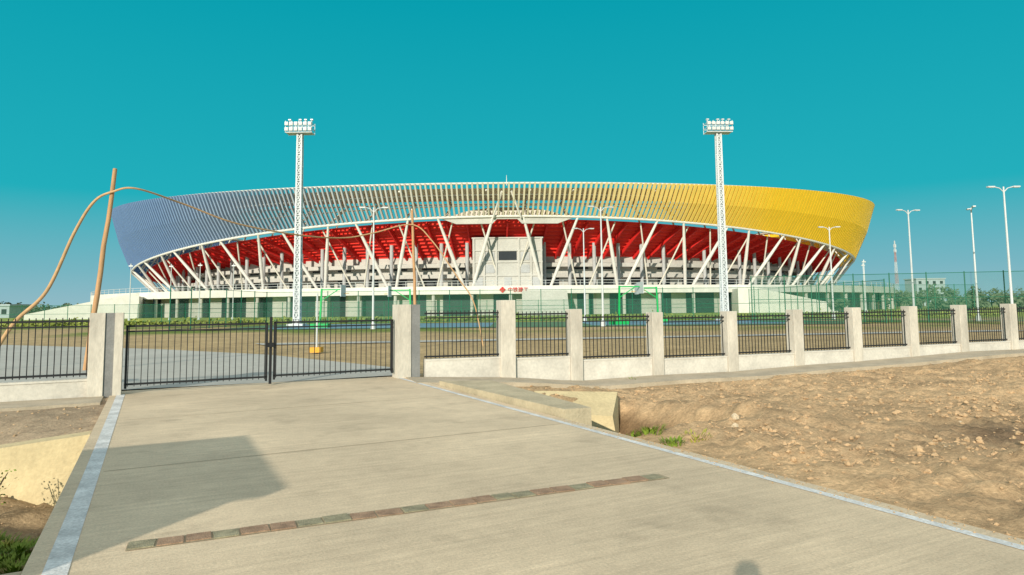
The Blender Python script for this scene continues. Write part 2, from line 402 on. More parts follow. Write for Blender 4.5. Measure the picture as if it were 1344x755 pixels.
# ---------------------------------------------------------------- weeds
def weed(loc,h,n,spread,m,label):
    e=MB()
    for i in range(n):
        a=random.uniform(0,6.28); rr=random.uniform(0,spread); L=h*random.uniform(.5,1.1); base=Vector((math.cos(a)*rr,math.sin(a)*rr,0))
        if -.8<(loc[0]+base.x)*PX+(loc[1]+base.y)*PY<5.6: continue
        base.z=ground_z(loc[0]+base.x,loc[1]+base.y)-loc[2]-.01
        lean=Vector((math.cos(a)*random.uniform(.1,.6),math.sin(a)*random.uniform(.1,.6),1)).normalized(); w=Vector((-math.sin(a),math.cos(a),0))*random.uniform(.006,.013)
        m1=base+lean*L*.55; tip=base+lean*L+Vector((math.cos(a),math.sin(a),-.3))*L*.25
        e.face([base-w*.5,base+w*.5,m1+w,m1-w]); e.face([m1-w,m1+w,tip])
    o=e.build('weeds',[m],loc=loc); tag(o,label,'weeds',kind='stuff')
random.seed(5)
for (p,r,h,n,sp,m) in ((-1.0,7.8,.12,260,.3,'weed'),(-1.15,8.2,.11,240,.35,'straw'),(-1.35,8.6,.12,260,.4,'weed'),(-.95,7.2,.10,200,.25,'weed'),(-1.6,8.9,.12,200,.4,'straw'),(-1.8,8.2,.14,220,.6,'weed'),(-1.3,7.5,.11,240,.35,'weed'),(-.92,6.7,.09,160,.2,'straw')):
    q=W(p,r); weed((q.x,q.y,ground_z(q.x,q.y)-.01),h,n,sp,m,'low yellow-green weeds in the roadside ditch')
for (p,r,h,n,sp,m) in ((5.85,7.7,.14,130,.16,'weed'),(6.1,7.6,.15,110,.22,'weed'),(5.9,6.9,.09,110,.16,'weed'),(6.3,6.9,.08,70,.2,'straw'),(6.3,8.4,.34,80,.2,'weed'),(11.5,15,.2,30,.2,'weed')):
    q=W(p,r); weed((q.x,q.y,ground_z(q.x,q.y)-.01),h,n,sp,m,'green weeds sprouting beside the concrete culvert')
q=W(-1.75,10.6); e=empty('sapling',(q.x,q.y,ground_z(q.x,q.y)),'small yellow-green sapling growing in the ditch','plant')
bs=MB(); bl=MB()
for k in range(7):
    a=k*.9; tip=Vector((math.cos(a)*.24,math.sin(a)*.24,.55+.1*random.random())); bs.tube([(0,0,0),tip*.5+Vector((0,0,.08)),tip],.006,4)
    for j in range(26):
        c=tip*random.uniform(.45,1.05)+Vector((random.gauss(0,.05),random.gauss(0,.05),random.gauss(0,.05))); s=random.uniform(.015,.028)
        u=Vector((random.gauss(0,1),random.gauss(0,1),random.gauss(0,1))).normalized(); w_=u.orthogonal().normalized(); bl.face([c-u*s,c+w_*s*.5,c+u*s,c-w_*s*.5])
bs.build('stem',['bark'],e); bl.build('leaves',['weed'],e)

# ---------------------------------------------------------------- boundary fences
def railing(L,z0,z1,bars=0.115,bw=.017):
    b=MB()
    b.box((L/2,0,z1),(L,.04,.04)); b.box((L/2,0,z1-.11),(L,.035,.03)); b.box((L/2,0,z0+.06),(L,.04,.04))
    n=int(L/bars)
    for i in range(n+1):
        x=L*(i+.5)/(n+1); b.box((x,0,(z0+z1)/2+.04),(bw,bw,z1-z0+.06))
    return b
aF=math.atan2(FY,FX)
rf=empty('boundary_fence',FW(0,0,0),'long white-pillared fence with black steel railings','fence')
rf.rotation_euler=(0,0,aF)
tp=[2.66,4.61,7.12,9.64,12.07,14.41,16.84,19.13,21.6,24.0,26.4,28.8,31.2]
def pillar(par,x,w,z0,z1):
    b=MB(); b.box((x,0,(z0+z1)/2-.1),(w,w,z1-z0+.2)); 
    o=b.build('pillar',['plaster'],par)
    m=o.modifiers.new('bevel','BEVEL'); m.width=.012; m.segments=2
    return o
for t in tp:
    pillar(rf,t,.35 if t>3 else .40,lerp_tab(TAB,t)-.1,lerp_tab(TOP,t))
allt=[0.32]+tp
for a,c in zip(allt,allt[1:]):
    L=c-a-.36; x0=a+.18; zt=(lerp_tab(TOP,a)+lerp_tab(TOP,c))/2-.17
    if a<1: zt=1.55
    elif a<3: zt=1.5
    zp=zt-1.17; zb=min(lerp_tab(TAB,a),lerp_tab(TAB,c))-.15
    b=MB(); b.box((x0+L/2,0,(zp+zb)/2),(L,.22,zp-zb)); b.box((x0+L/2,0,zp+.02),(L,.25,.04)); b.build('plinth',['plinth'],rf)
    b=railing(L,zp+.04,zt); b.v=[(v[0]+x0,v[1],v[2]) for v in b.v]; b.build('railing',['black'],rf)
lf=empty('boundary_fence',W(-.77,16.3,0),'white plinth fence with black steel railings beside the gate','fence'); lf.rotation_euler=(0,0,ANG)
for i in range(3):
    x1=-.3-3.0*i; x0=x1-2.65
    b=MB(); b.box(((x0+x1)/2,0,.08),(x1-x0,.24,.46)); b.box(((x0+x1)/2,0,.33),(x1-x0,.28,.04)); b.build('plinth',['plinth'],lf)
    b=railing(x1-x0,.38,1.5); b.v=[(v[0]+x0,v[1],v[2]) for v in b.v]; b.build('railing',['black'],lf)
    pillar(lf,x0-.18,.36,-.15,1.65)
for p,zt,lab in ((-.80,1.66,'white gate pillar with grey stone band'),(5.60,1.78,'white gate pillar with grey stone inset')):
    e=empty('gate_pillar',W(p,16.3,0),lab,'gate pillar','pillars either side of the gate'); e.rotation_euler=(0,0,ANG)
    b=MB(); b.box((-.16 if p<0 else -.12,0,zt/2-.1),(.27 if p<0 else .34,.42,zt+.2)); 
    if p<0: b.box((.22,0,zt/2-.1),(.15,.42,zt+.2))
    b.build('pillar_shaft',['plaster'],e)
    b=MB(); b.box((.07,0,zt/2-.1) if p<0 else (.17,0,zt/2-.1),(.21 if p<0 else .24,.37,zt+.196)); b.build('stone_inset',['grey'],e)
ge=empty('gate',W(2.4,16.3,0),'closed black steel double-leaf gate across the driveway','gate'); ge.rotation_euler=(0,0,ANG)
for s in (-1,1):
    L=2.80; b=railing(L,.13,1.38,.125,.015)
    b.box((.025,0,.75),(.045,.04,1.3)); b.box((L-.025,0,.75),(.045,.04,1.3))
    x0=-2.86 if s<0 else .06
    b.v=[(v[0]+x0,v[1],v[2]+ (0.02 if s>0 else 0)) for v in b.v]; b.build('gate_leaf',['black'],ge)
b=MB(); b.box((0,0,.78),(.055,.06,1.5)); b.box((.0,-.05,.9),(.14,.04,.1)); b.build('gate_latch_post',['black'],ge)

# ---------------------------------------------------------------- interior surfaces
b=MB(); zz=.0
b.face([(-8.6,14.9,zz),(-2.3,17.5,zz),(-3.4,19.8,zz),(-9.3,26,zz),(-16,30.6,zz),(-27,36,zz),(-60,50,zz),(-60,30,zz),(-13,16.6,zz)][::1])
tag(b.build('service_road',['inroad']),'grey concrete road curving away inside the gate','road',kind='structure')
b=MB()
b.face([(-12,33,zz),(30,40,zz),(30,41.6,zz),(-13,34.6,zz)])
tag(b.build('path',['inroad']),'pale footpath crossing the bare grounds','path',kind='structure')
b=MB(); b.face([(-26,57,.004),(30,57,.004),(30,76,.004),(-26,76,.004)])
tag(b.build('sports_court',['court']),'green hard court surface','sports court',kind='structure')
b=MB(); b.face([(-22,59,.008),(-2,59,.008),(-2,74,.008),(-22,74,.008)]); b.face([(7,60,.008),(25,60,.008),(25,74,.008),(7,74,.008)])
tag(b.build('court_marking',['blue']),'blue playing areas on the hard court','sports court',kind='structure')

# ---------------------------------------------------------------- mesh fences
def wirefence(pts,h,step,label,matp='dgreen'):
    e=empty('wire_fence',pts[0],label,'fence')
    o=Vector(pts[0])
    for a,c in zip(pts,pts[1:]):
        a=Vector(a)-o;c=Vector(c)-o; L=(c-a).length; n=max(1,int(L/step)); d=(c-a)/n
        for i in range(n+1):
            q=a+d*i; b=MB(); b.cyl(q,q+Vector((0,0,h+.1)),.045,n=6); b.build('post',[matp],e)
        b=MB()
        for z in (.1,h/2,h): b.cyl(a+Vector((0,0,z)),c+Vector((0,0,z)),.025,n=5)
        b.build('rail',[matp],e)
        b=MB(); b.face([a+Vector((0,0,.05)),c+Vector((0,0,.05)),c+Vector((0,0,h)),a+Vector((0,0,h))]); b.build('wire_mesh',['mesh'],e)
wirefence([(-28,56,0),(-28,78,0),(31,78,0),(31,57,0)],3.6,3.4,'dark green wire mesh fence round the courts')
wirefence([(22,63,0),(41,57,0),(62,50,0)],4.2,2.6,'tall dark green wire mesh fence on steel posts')
wirefence([(-78,104,0),(-30,100,0),(30,100,0)],2.6,3.6,'low green wire mesh fence below the stadium')
wirefence([(62,92,0),(40,86,0),(38,110,0)],4.0,3.2,'green wire mesh fence near the ramp')
random.seed(14); b=MB()
for _ in range(4200):
    x=random.uniform(-62,62); y=84+random.gauss(0,.5)+.05*x; z=abs(random.gauss(0,.30))*(.8+.5*noise.noise(Vector((x*.3,0,0)))); s=random.uniform(.12,.26)
    u=Vector((random.gauss(0,1),random.gauss(0,1),random.gauss(0,1))).normalized(); w_=u.orthogonal().normalized(); c=Vector((x,y,z)); b.face([c-u*s,c+w_*s*.7,c+u*s,c-w_*s*.7])
tag(b.build('hedge',['hedge']),'low yellow-green shrubs behind the courts','shrubs',kind='stuff')

def hoop(loc,rot,first=[None]):
    if first[0]: return dup(first[0],loc,rot)
    e=empty('basketball_stand',loc,'bright green steel basketball stand on the court','basketball hoop','basketball stands on the courts',rot)
    b=MB(); b.box((0,0,.18),(1.6,1.0,.36)); b.build('base',['green'],e)
    b=MB(); b.beam((0,0,.3),(.1,0,3.5),.15); b.beam((.1,0,3.4),(2.0,0,3.4),.11); b.beam((.05,0,2.4),(1.6,0,3.4),.07); b.build('post',['green'],e)
    b=MB(); b.box((2.05,0,3.3),(.05,1.8,1.05)); b.build('backboard',['steel'],e)
    b=MB(); b.tube([(2.36+.23*math.cos(k*.5236),.23*math.sin(k*.5236),3.05) for k in range(12)],.02,5,closed=True); b.build('rim',['yellow'],e)
    first[0]=e
    return e
hoop((-17.4,62,0),0.0); hoop((-9.8,66,0),math.pi); hoop((9.6,62,0),0.15); hoop((14.2,67,0),math.pi)

# ---------------------------------------------------------------- floodlight masts
def mast():
    e=empty('floodlight_mast',(-22,70,0),'tall white lattice floodlight mast with lamp platform','floodlight','floodlight masts beside the courts')
    H=19.9; b=MB(); segs=28
    def hw(z): return .28-.06*z/H
    def cs_(z): h=hw(z); return [Vector((x*h,y*h,z)) for x,y in ((-1,-1),(1,-1),(1,1),(-1,1))]
    for i in range(segs):
        z0=H*i/segs; z1=H*(i+1)/segs; A=cs_(z0); B=cs_(z1)
        for k in range(4):
            k2=(k+1)%4
            b.beam(A[k],B[k],.14); b.beam(A[k],B[k2],.07); b.beam(A[k2],B[k],.07); b.beam(B[k],B[k2],.08)
    b.cyl((0,0,0),(0,0,H),.13,.1,8)
    b.box((0,0,.1),(1.6,1.6,.2)); b.build('lattice_shaft',['mast'],e)
    b=MB(); b.box((0,0,H+.05),(2.7,1.2,.08))
    for z in (H+.5,H+1.0): 
        for y in (-.6,.6): b.beam((-1.35,y,z),(1.35,y,z),.05)
        for x in (-1.35,1.35): b.beam((x,-.6,z),(x,.6,z),.05)
    for x in (-1.35,-.7,0,.7,1.35):
        for y in (-.6,.6): b.beam((x,y,H),(x,y,H+1.25),.05)
    b.build('platform',['mast'],e)
    for row,z in ((0,H+.34),(1,H+.92)):
        for k in range(6):
            l=MB(); x=-1.2+k*.48; l.box((x,-.72,z),(.34,.22,.34)); l.box((x,-.84,z),(.28,.03,.28),mi=1); l.build('floodlight_lamp',['steel','white'],e)
    for x in (-1.1,0.0,.55,1.2):
        b=MB(); b.cyl((x,0,H+1.2),(x,0,H+1.45),.03); b.box((x,0,H+1.5),(.26,.26,.12)); b.build('aerial',['steel'],e)
    return e
m1=mast(); dup(m1,(22.1,71.5,0),0.05)

def lamp(loc):
    e=empty('street_lamp',loc,'tall white twin-arm street lamp','street lamp','street lamps around the grounds')
    b=MB(); b.cyl((0,0,0),(0,0,10),.10,.055,10); b.cyl((0,0,0),(0,0,.5),.2,.17,10); b.build('pole',['steel'],e)
    for s in (-1,1):
        b=MB(); b.tube([(0,0,9.6),(s*.3,0,9.9),(s*.7,0,10.0)],.035,6); b.build('arm',['steel'],e)
        b=MB(); b.box((s*.92,0,10.0),(.5,.22,.09)); b.box((s*.92,0,9.945),(.4,.16,.025),mi=1); b.build('lamp_head',['steel','white'],e)
    return e
l0=lamp((35.7,49,0))
for x,y,r,s in ((35.7,61,.2,1),(40.7,60,1.2,1.0),(34.6,74,0,1),(-11.4,56,.1,1),(7.5,57,.3,1),(7.7,73,.2,1)):
    dup(l0,(x,y,0),r,s)
random.seed(9)
fp=None
for (x,y) in [(-66,118),(-60,120),(-54,118),(-49,120),(72,140),(66,128),(-36,116)]:
    if fp is None:
        b=MB(); b.cyl((0,0,0),(0,0,9.5),.10,.06,8); b.box((0,0,9.4),(.7,.2,.2)); b.cyl((0,0,9.3),(0,0,9.8),.1,.1,8); b.cyl((0,0,0),(0,0,.4),.25,.2,8)
        fp=b.build('garden_light_pole',['steel'],loc=(x,y,0)); tag(fp,'slim grey light pole at the stadium edge','light pole','slim light poles round the stadium')
    else:
        o=fp.copy(); COL.objects.link(o); o.location=(x,y,0)

def tpole(base,top,r,label):
    e=MB(); e.v=[]; d=Vector(top)-Vector(base)
    pts=[Vector((0,0,-.2))+d*k/8+Vector((random.uniform(-.02,.02),random.uniform(-.02,.02),0)) for k in range(9)]
    e.tube(pts,[r*(1.1-.04*k) for k in range(9)],9); e.cyl(pts[-1]-d*.01,pts[-1]+Vector((0,0,.01)),r*.78,r*.7,9)
    o=e.build('timber_pole',['wood'],loc=base,smooth=True); tag(o,label,'wooden pole','timber poles carrying the rope')
tpole((-12.4,20,0),(-11.75,20,6.1),.075,'leaning raw timber pole behind the fence')
tpole((-4.2,30,0),(-4.4,30,6.2),.07,'thin raw timber pole standing in the grounds')
def catm(P,n=10):
    out=[]; P=[Vector(p) for p in P]; P=[P[0]]+P+[P[-1]]
    for i in range(1,len(P)-2):
        a,b_,c,d=P[i-1:i+3]
        for k in range(n):
            t=k/n; out.append(.5*((2*b_)+(-a+c)*t+(2*a-5*b_+4*c-d)*t*t+(-a+3*b_-3*c+d)*t**3))
    out.append(P[-2]); return out
b=MB()
pts=catm([(-15.6,20.3,-.05),(-14.7,20.2,1.35),(-13.7,20.1,2.3),(-12.9,20.0,4.0),(-12.3,19.9,4.9),(-11.75,19.9,5.2),(-11.1,20,5.3),(-10.4,21.5,5.05),(-9.3,23,4.6),(-7.9,25.5,4.45),(-6.9,28,4.6),(-5.9,29,4.9),(-4.4,29.9,5.35),(-3.5,30,4.6),(-2.4,30,3.0),(-1.7,30,1.9),(-1.3,30,0.0)])
b.tube(pts,[.062-.034*min(1,i/60) for i in range(len(pts))],8); tag(b.build('rope',['cable'],smooth=True),'thick brown rope draped over the timber poles','rope')
b=MB(); b.box((0,0,.1),(.42,.42,.2)); b.cyl((0,0,.2),(0,0,2.3),.035,n=6,mi=1)
tag(b.build('marker_post',['yellow','steel'],loc=(-7.7,27,0)),'thin steel post on an orange block','marker post')

# ---------------------------------------------------------------- stadium
CX,CY,EA,EB=-5.6,236.0,122.0,95.0
st=empty('stadium',(CX,CY,0),'oval stadium with blue to yellow louvred facade and red bowl','stadium')
NT=4000; S=[0.0]; T=[]
prev=None
t0=math.asin(5.1/EA)-math.pi/2
for i in range(NT+1):
    t=t0+2*math.pi*i/NT; T.append(t); q=(EA*math.cos(t),EB*math.sin(t))
    if prev: S.append(S[-1]+math.hypot(q[0]-prev[0],q[1]-prev[1]))
    prev=q
PER=S[-1]
def tt(s):
    s%=PER; i=min(bisect.bisect_right(S,s)-1,NT-1); k=(s-S[i])/(S[i+1]-S[i]); return T[i]+(T[i+1]-T[i])*k
def ep(t,f,z): return Vector((EA*f*math.cos(t),EB*f*math.sin(t),z))
def zb(t): return 21.3-8.5*math.cos(t)**2+1.0*math.cos(t)
def zt(t): return 27.6+3.2*math.cos(t)**2
FB=.95
b=MB(); ns=620
for i in range(ns):
    t=tt(PER*i/ns); tg=Vector((-EA*math.sin(t),EB*math.cos(t),0)).normalized(); nr=Vector((tg.y,-tg.x,0))
    A=ep(t,FB,zb(t)); C=ep(t,1.0,zt(t)); mid=(A+C)/2+nr*.5-Vector((0,0,.1))
    c_=math.cos(t); wd=.18+.27*sm(.12,.62,c_)+.08*sm(.4,.8,-c_)
    u=tg*wd; w=nr*.75
    for a,c in ((A,mid),(mid,C)):
        b.hexa([a-u-w,a+u-w,a+u,a-u,c-u-w,c+u-w,c+u,c-u])
b.build('louvred_facade',['facade'],st)
for nm,f,zf,r,m in (('top_ring_beam',.985,lambda t:zt(t)+.1,.24,'cream'),('bottom_ring_beam',FB-.003,lambda t:zb(t)-.15,.30,'white')):
    b=MB(); b.tube([ep(tt(PER*i/240),f,zf(tt(PER*i/240))) for i in range(240)],r,8,closed=True); b.build(nm,[m],st,smooth=True)
b=MB()
for k in (.33,.66):
    b.tube([ep(tt(PER*i/240),FB+(1-FB)*k-.012,zb(tt(PER*i/240))*(1-k)+zt(tt(PER*i/240))*k) for i in range(240)],.14,6,closed=True)
b.build('facade_purlin',['cream'],st)
def ring(b,f0,z0,f1,z1,n=240,mi=0,sel=None):
    for i in range(n):
        a=tt(PER*i/n); c=tt(PER*(i+1)/n)
        zz=lambda z,t: z(t) if callable(z) else z
        b.face([ep(a,f0,zz(z0,a)),ep(c,f0,zz(z0,c)),ep(c,f1,zz(z1,c)),ep(a,f1,zz(z1,a))],sel(i) if sel else mi)
b=MB(); ring(b,.965,lambda t:zt(t)-.6,.86,lambda t:zt(t)-1.8); b.build('roof',['roof'],st)
b=MB()
for i in range(70):
    t=tt(PER*(i+.5)/70); b.beam(ep(t,.93,zb(t)),ep(t,.85,zt(t)-2.4),.35); b.beam(ep(t,.965,zt(t)-1),ep(t,.85,zt(t)-2.4),.35); b.beam(ep(t,.90,zb(t)-1),ep(t,.87,zt(t)-1.8),.3)
for f_,dz in ((.85,2.4),(.905,1.7)): b.tube([ep(tt(PER*i/140),f_,zt(tt(PER*i/140))-dz) for i in range(140)],.2,6,closed=True)
b.build('roof_truss',['cream'],st)
# red bowl: lower edge follows the rim so that it reads as a band
def zl(t): return min(13.4,zb(t)-1.4)
b=MB(); n=10
for k in range(n):
    f0=.80+.115*k/n; f1=.80+.115*(k+1)/n
    z0=lambda t,k=k: zl(t)+(zb(t)-.4-zl(t))*k/n
    z1=lambda t,k=k: zl(t)+(zb(t)-.4-zl(t))*(k+.62)/n
    z2=lambda t,k=k: zl(t)+(zb(t)-.4-zl(t))*(k+1)/n
    ring(b,f0,z0,f0+.001,z1,160,0); ring(b,f0+.001,z1,f1,z2,160,1)
for i in range(140):
    t=tt(PER*i/140); b.beam(ep(t,.80,zl(t)-.2),ep(t,.916,zb(t)-.9),.35,.9,mi=1)
b.build('seating_bowl',['red','redd'],st)
b=MB(); ring(b,.80,5.5,.80,9.2,304,sel=lambda i:1 if i%4 in (1,2) else 0); ring(b,.80,9.2,.80,10.4,304); ring(b,.80,10.4,.80,lambda t:min(12.0,zl(t)),304,sel=lambda i:1 if i%4 in (1,2) else 0); ring(b,.80,lambda t:min(12.0,zl(t)),.80,lambda t:zl(t)+.01,304); b.build('concourse_wall',['concw','dark'],st)  # dark panels paint the shade of the concourse openings
b=MB()
for z_ in (8.4,10.9): ring(b,.795,z_,.825,z_,200); ring(b,.825,z_,.825,z_+.9,200); ring(b,.825,z_+.9,.795,z_+.9,200)
b.build('concourse_balcony',['concw'],st)
NV=35
for i in range(NV):
    sb=PER*(i+.5)/NV
    for sgn in (-1,1):
        t1=tt(sb+sgn*.9); t2=tt(sb+sgn*6.3); a=ep(t1,.885,5.6); c=ep(t2,FB-.004,zb(t2)-.3)
        b=MB(); b.cyl(a,(a+c)/2,.32,.42,10); b.cyl((a+c)/2,c,.42,.25,10); b.build('raking_column',['white'],st,smooth=False)
for i in range(NV):
    s0=PER*i/NV
    for sgn in (-1,1):
        t1=tt(s0+sgn*1.4); t2=tt(s0+sgn*6.5); b=MB(); b.cyl(ep(t1,.875,5.6),ep(t2,.925,zb(t2)-.8),.2,.17,7)
        b.build('bracing_strut',['cream'],st)
for i in range(98):
    t=tt(PER*i/98+3.3); b=MB(); a=ep(t,.845,5.6); c=ep(t,.845,zl(t)+(zb(t)-zl(t))*.38); b.cyl(a,c,.42,.42,10)
    b.build('column',['conc'],st)
b=MB(); x0=4.6; y0=-EB*.90
b.box((x0,y0+5,11.2),(15.6,8,11.4)); 
for x in (-7.5,-5.2,-2.5,2.5,5.2,7.5): b.box((x0+x,y0+.9,11.2),(.4,.4,11.4))
for z in (8.6,11.6,14.2): b.box((x0,y0+.93,z),(15.6,.3,.3))
b.box((x0,y0+4.9,17.0),(15.9,8.3,.3)); b.build('entrance_block',['concw'],st)
b=MB(); b.box((x0,y0+.96,13.0),(4.0,.2,1.9)); b.build('window',['dark'],st)
for x in (-3.9,3.9):
    b=MB(); b.box((x0+x,y0+.96,12.9),(2.0,.16,1.8)); b.build('window',['conc'],st)
    b=MB(); b.box((x0+x,y0+.96,10.1),(2.0,.16,1.8)); b.build('window',['conc'],st)
for x in (-6.3,6.3,0,):
    b=MB(); b.box((x0+x,y0+.95,7.0),(1.6,.2,2.4)); b.build('door',['conc'],st)
b=MB(); 
for k in range(24):
    a0=math.pi*k/24; a1=math.pi*(k+1)/24
    A=Vector((x0-math.cos(a0)*14,y0+3,20.6+math.sin(a0)*3.6)); C=Vector((x0-math.cos(a1)*14,y0+3,20.6+math.sin(a1)*3.6))
    b.face([(A.x,A.y,20.2),(C.x,C.y,20.2),C,A]); b.face([A,C,C+Vector((0,14,0)),A+Vector((0,14,0))])
b.build('canopy',['cream'],st)
b=MB(); prof=[(-15,0),(-11,-1.5),(-3.2,-1.5),(-2.2,-.5),(2.2,-.5),(3.2,-1.5),(11,-1.5),(15,0)]
for (xa,za),(xb,zb_) in zip(prof,prof[1:]):
    ya=-EB*(FB-.006)*math.sqrt(1-((x0+xa)/EA)**2); yb=-EB*(FB-.006)*math.sqrt(1-((x0+xb)/EA)**2)
    b.hexa([(x0+xa,ya,21.1+za),(x0+xb,yb,21.1+zb_),(x0+xb,yb+.5,21.1+zb_),(x0+xa,ya+.5,21.1+za),(x0+xa,ya,21.2),(x0+xb,yb,21.2),(x0+xb,yb+.5,21.2),(x0+xa,ya+.5,21.2)])
b.build('entrance_fascia',['concw'],st)
b=MB()
for s in (-1,1): b.beam((x0+s*3.0,-EB*.95-.2,20.8),(x0+s*1.0,-EB*.98-.5,26.0),.32)
b.cyl((x0,-EB*.985,27.2),(x0,-EB*.985,29.4),.09,.04); b.build('entrance_frame',['white'],st)
b=MB(); n=200
def pe(t,d,z): return Vector(((EA+d)*math.cos(t),(EB+d)*math.sin(t),z))
for i in range(n):
    a=tt(PER*i/n); c=tt(PER*(i+1)/n)
    b.face([pe(a,4,4.3),pe(c,4,4.3),pe(c,4,5.9),pe(a,4,5.9)],0)
    b.face([pe(a,4,5.9),pe(c,4,5.9),pe(c,3.6,5.9),pe(a,3.6,5.9)],0); b.face([pe(a,3.6,5.9),pe(c,3.6,5.9),pe(c,3.6,5.5),pe(a,3.6,5.5)],0)
    b.face([pe(a,3.6,5.5),pe(c,3.6,5.5),pe(c,-26,5.5),pe(a,-26,5.5)],1)
    b.face([pe(a,4,4.3),pe(c,4,4.3),pe(c,1,4.3),pe(a,1,4.3)],1)
    b.face([pe(a,1,0),pe(c,1,0),pe(c,1,4.3),pe(a,1,4.3)],1 if i%5 in (0,3) else 2)  # dark faces stand in for shaded ground-floor openings
b.build('podium',['white','concw','dark'],st)
for i in range(90):
    s=PER*i/90; t=tt(s)
    if math.sin(t)>.3: continue
    b=MB(); b.cyl(pe(t,3.2,0),pe(t,3.2,4.3),.35,.35,8); b.build('podium_column',['concw'],st)
b=MB()
for zz_,rr_ in ((6.95,.05),(6.4,.04)): b.tube([pe(tt(PER*i/200),3.9,zz_) for i in range(200)],rr_,5,closed=True)
for i in range(200): b.cyl(pe(tt(PER*i/200),3.9,5.8),pe(tt(PER*i/200),3.9,6.95),.05,n=5)
b.build('parapet_railing',['steel'],st)
def ramp(b,a0,a1,z0,z1,wd,mi=0):
    a0=Vector((*a0,0)); a1=Vector((*a1,0)); d=(a1-a0).normalized(); n=Vector((-d.y,d.x,0))*wd/2; Z=Vector((0,0,1))
    b.hexa([a0-n-Z*.5,a1-n-Z*.5,a1+n-Z*.5,a0+n-Z*.5,a0-n+Z*z0,a1-n+Z*z1,a1+n+Z*z1,a0+n+Z*z0],mi)
    for s in (-1,1):
        q=n*1.02*s; m_=n*.96*s
        b.hexa([a0+q-Z*.5,a1+q-Z*.5,a1+m_-Z*.5,a0+m_-Z*.5,a0+q+Z*(z0+.9),a1+q+Z*(z1+.9),a1+m_+Z*(z1+.9),a0+m_+Z*(z0+.9)],mi)
b=MB(); ramp(b,(-104+4,150-CY),(-84+4,158-CY),.2,4.9,9); b.build('ramp',['white'],st)
b=MB(); ramp(b,(66+6,140-CY),(46+6,143-CY),.4,4.9,8); b.build('ramp',['white'],st)
b=MB()
for k in range(14): b.box((12,-EB-4.3-.35*(14-k),.2+k*.17),(9,.36,.4+k*.34))
b.build('staircase',['concw'],st)
yS=-(EB+4)-.05
cu=bpy.data.curves.new('lettering_curve','FONT'); cu.body='中铁建工'; cu.size=1.05; cu.extrude=.04; cu.align_x='LEFT'
tmp=bpy.data.objects.new('tmp',cu); COL.objects.link(tmp); bpy.context.view_layer.update()
dg=bpy.context.evaluated_depsgraph_get(); tm=bpy.data.meshes.new_from_object(tmp.evaluated_get(dg)); bpy.data.objects.remove(tmp)
tm.materials.clear(); tm.materials.append(M['redsign'])
to=bpy.data.objects.new('lettering',tm); COL.objects.link(to); to.parent=st; to.location=(4.6,yS,4.72); to.rotation_euler=(math.pi/2,0,0)
b=MB(); ex=3.6
b.box((ex,yS,5.1),(1.15,.1,.34)); b.box((ex,yS-.003,5.1),(.34,.1,1.15)); b.tube([(ex+.42*math.cos(k*.3927),yS,5.1+.42*math.sin(k*.3927)) for k in range(16)],.07,6,closed=True); b.build('emblem',['redsign'],st)

# ---------------------------------------------------------------- distant
def woodland(name,items,label):
    b=MB()
    for (x,y,h,w) in items:
        b.cyl((x,y,0),(x,y,h*.5),.25,.12,6,mi=1)
        cl=[(random.uniform(-w,w)*.6,random.uniform(-w,w)*.6,h*random.uniform(.4,.85),w*random.uniform(.35,.6)) for _ in range(7)]
        for (cx,cy,cz,cr) in cl:
            for _ in range(32):
                d=Vector((random.gauss(0,1),random.gauss(0,1),random.gauss(0,.8))).normalized()*cr*random.uniform(.6,1.05)
                c=Vector((x+cx,y+cy,cz))+d; s=random.uniform(.25,.6)
                u=Vector((random.gauss(0,1),random.gauss(0,1),random.gauss(0,1))).normalized(); w_=u.orthogonal().normalized()
                b.face([c-u*s,c+w_*s*.7,c+u*s,c-w_*s*.7])
    o=b.build(name,['leaf','bark']); tag(o,label,'trees',kind='stuff')
random.seed(21)
it=[]
for _ in range(44):
    y=random.uniform(180,280); x=y*random.uniform(.50,.86); it.append((x,y,random.uniform(3.5,6.5),random.uniform(2.5,4.0)))
for _ in range(14):
    y=random.uniform(110,150); x=y*random.uniform(.47,.85); it.append((x,y,random.uniform(1.5,2.8),random.uniform(1.3,2.0)))
for _ in range(26):
    y=random.uniform(230,320); x=-y*random.uniform(.58,.85); it.append((x,y,random.uniform(3,5),random.uniform(3,4)))
woodland('woodland',it,'distant belt of dark green trees')
def house(x,y,w,d,h,nm,label,cat,win=True):
    e=empty(nm,(x,y,0),label,cat)
    b=MB(); b.box((0,0,h/2),(w,d,h)); b.build('wall',['bwall'],e)
    b=MB(); b.box((0,0,h+.25),(w+.8,d+.8,.5)); b.build('roof',['bwall'],e)
    n=int(w/3)
    for i in range(n):
        for z in [1.8+3.2*k for k in range(int(h/3.2))]:
            b=MB(); b.box((-w/2+(i+.5)*w/n,-d/2-.03,z),(1.4,.1,1.4)); b.build('window',['dark'],e)
house(205,340,14,10,13,'apartment_building','pale multi-storey building beyond the trees','building')
house(-150,200,12,8,3.4,'low_building','small low white building on the plain','building')
e=empty('telecom_tower',(225,400,0),'red and white lattice telecom tower on the horizon','tower')
b=MB(); H=38
for k in range(12):
    z0=H*k/12;z1=H*(k+1)/12; h0=.9-.75*k/12; h1=.9-.75*(k+1)/12
    A=[Vector((x*h0,y*h0,z0)) for x,y in ((-1,-1),(1,-1),(1,1),(-1,1))]; B=[Vector((x*h1,y*h1,z1)) for x,y in ((-1,-1),(1,-1),(1,1),(-1,1))]
    for j in range(4): b.beam(A[j],B[j],.14,mi=k//2%2); b.beam(A[j],B[(j+1)%4],.08,mi=k//2%2); b.beam(B[j],B[(j+1)%4],.08,mi=k//2%2)
b.build('lattice',['towerred','steel'],e)
b=MB(); 
for z in (32,35): 
    for a in range(3): b.box((.6*math.cos(a*2.1),.6*math.sin(a*2.1),z),(.3,.3,1.8))
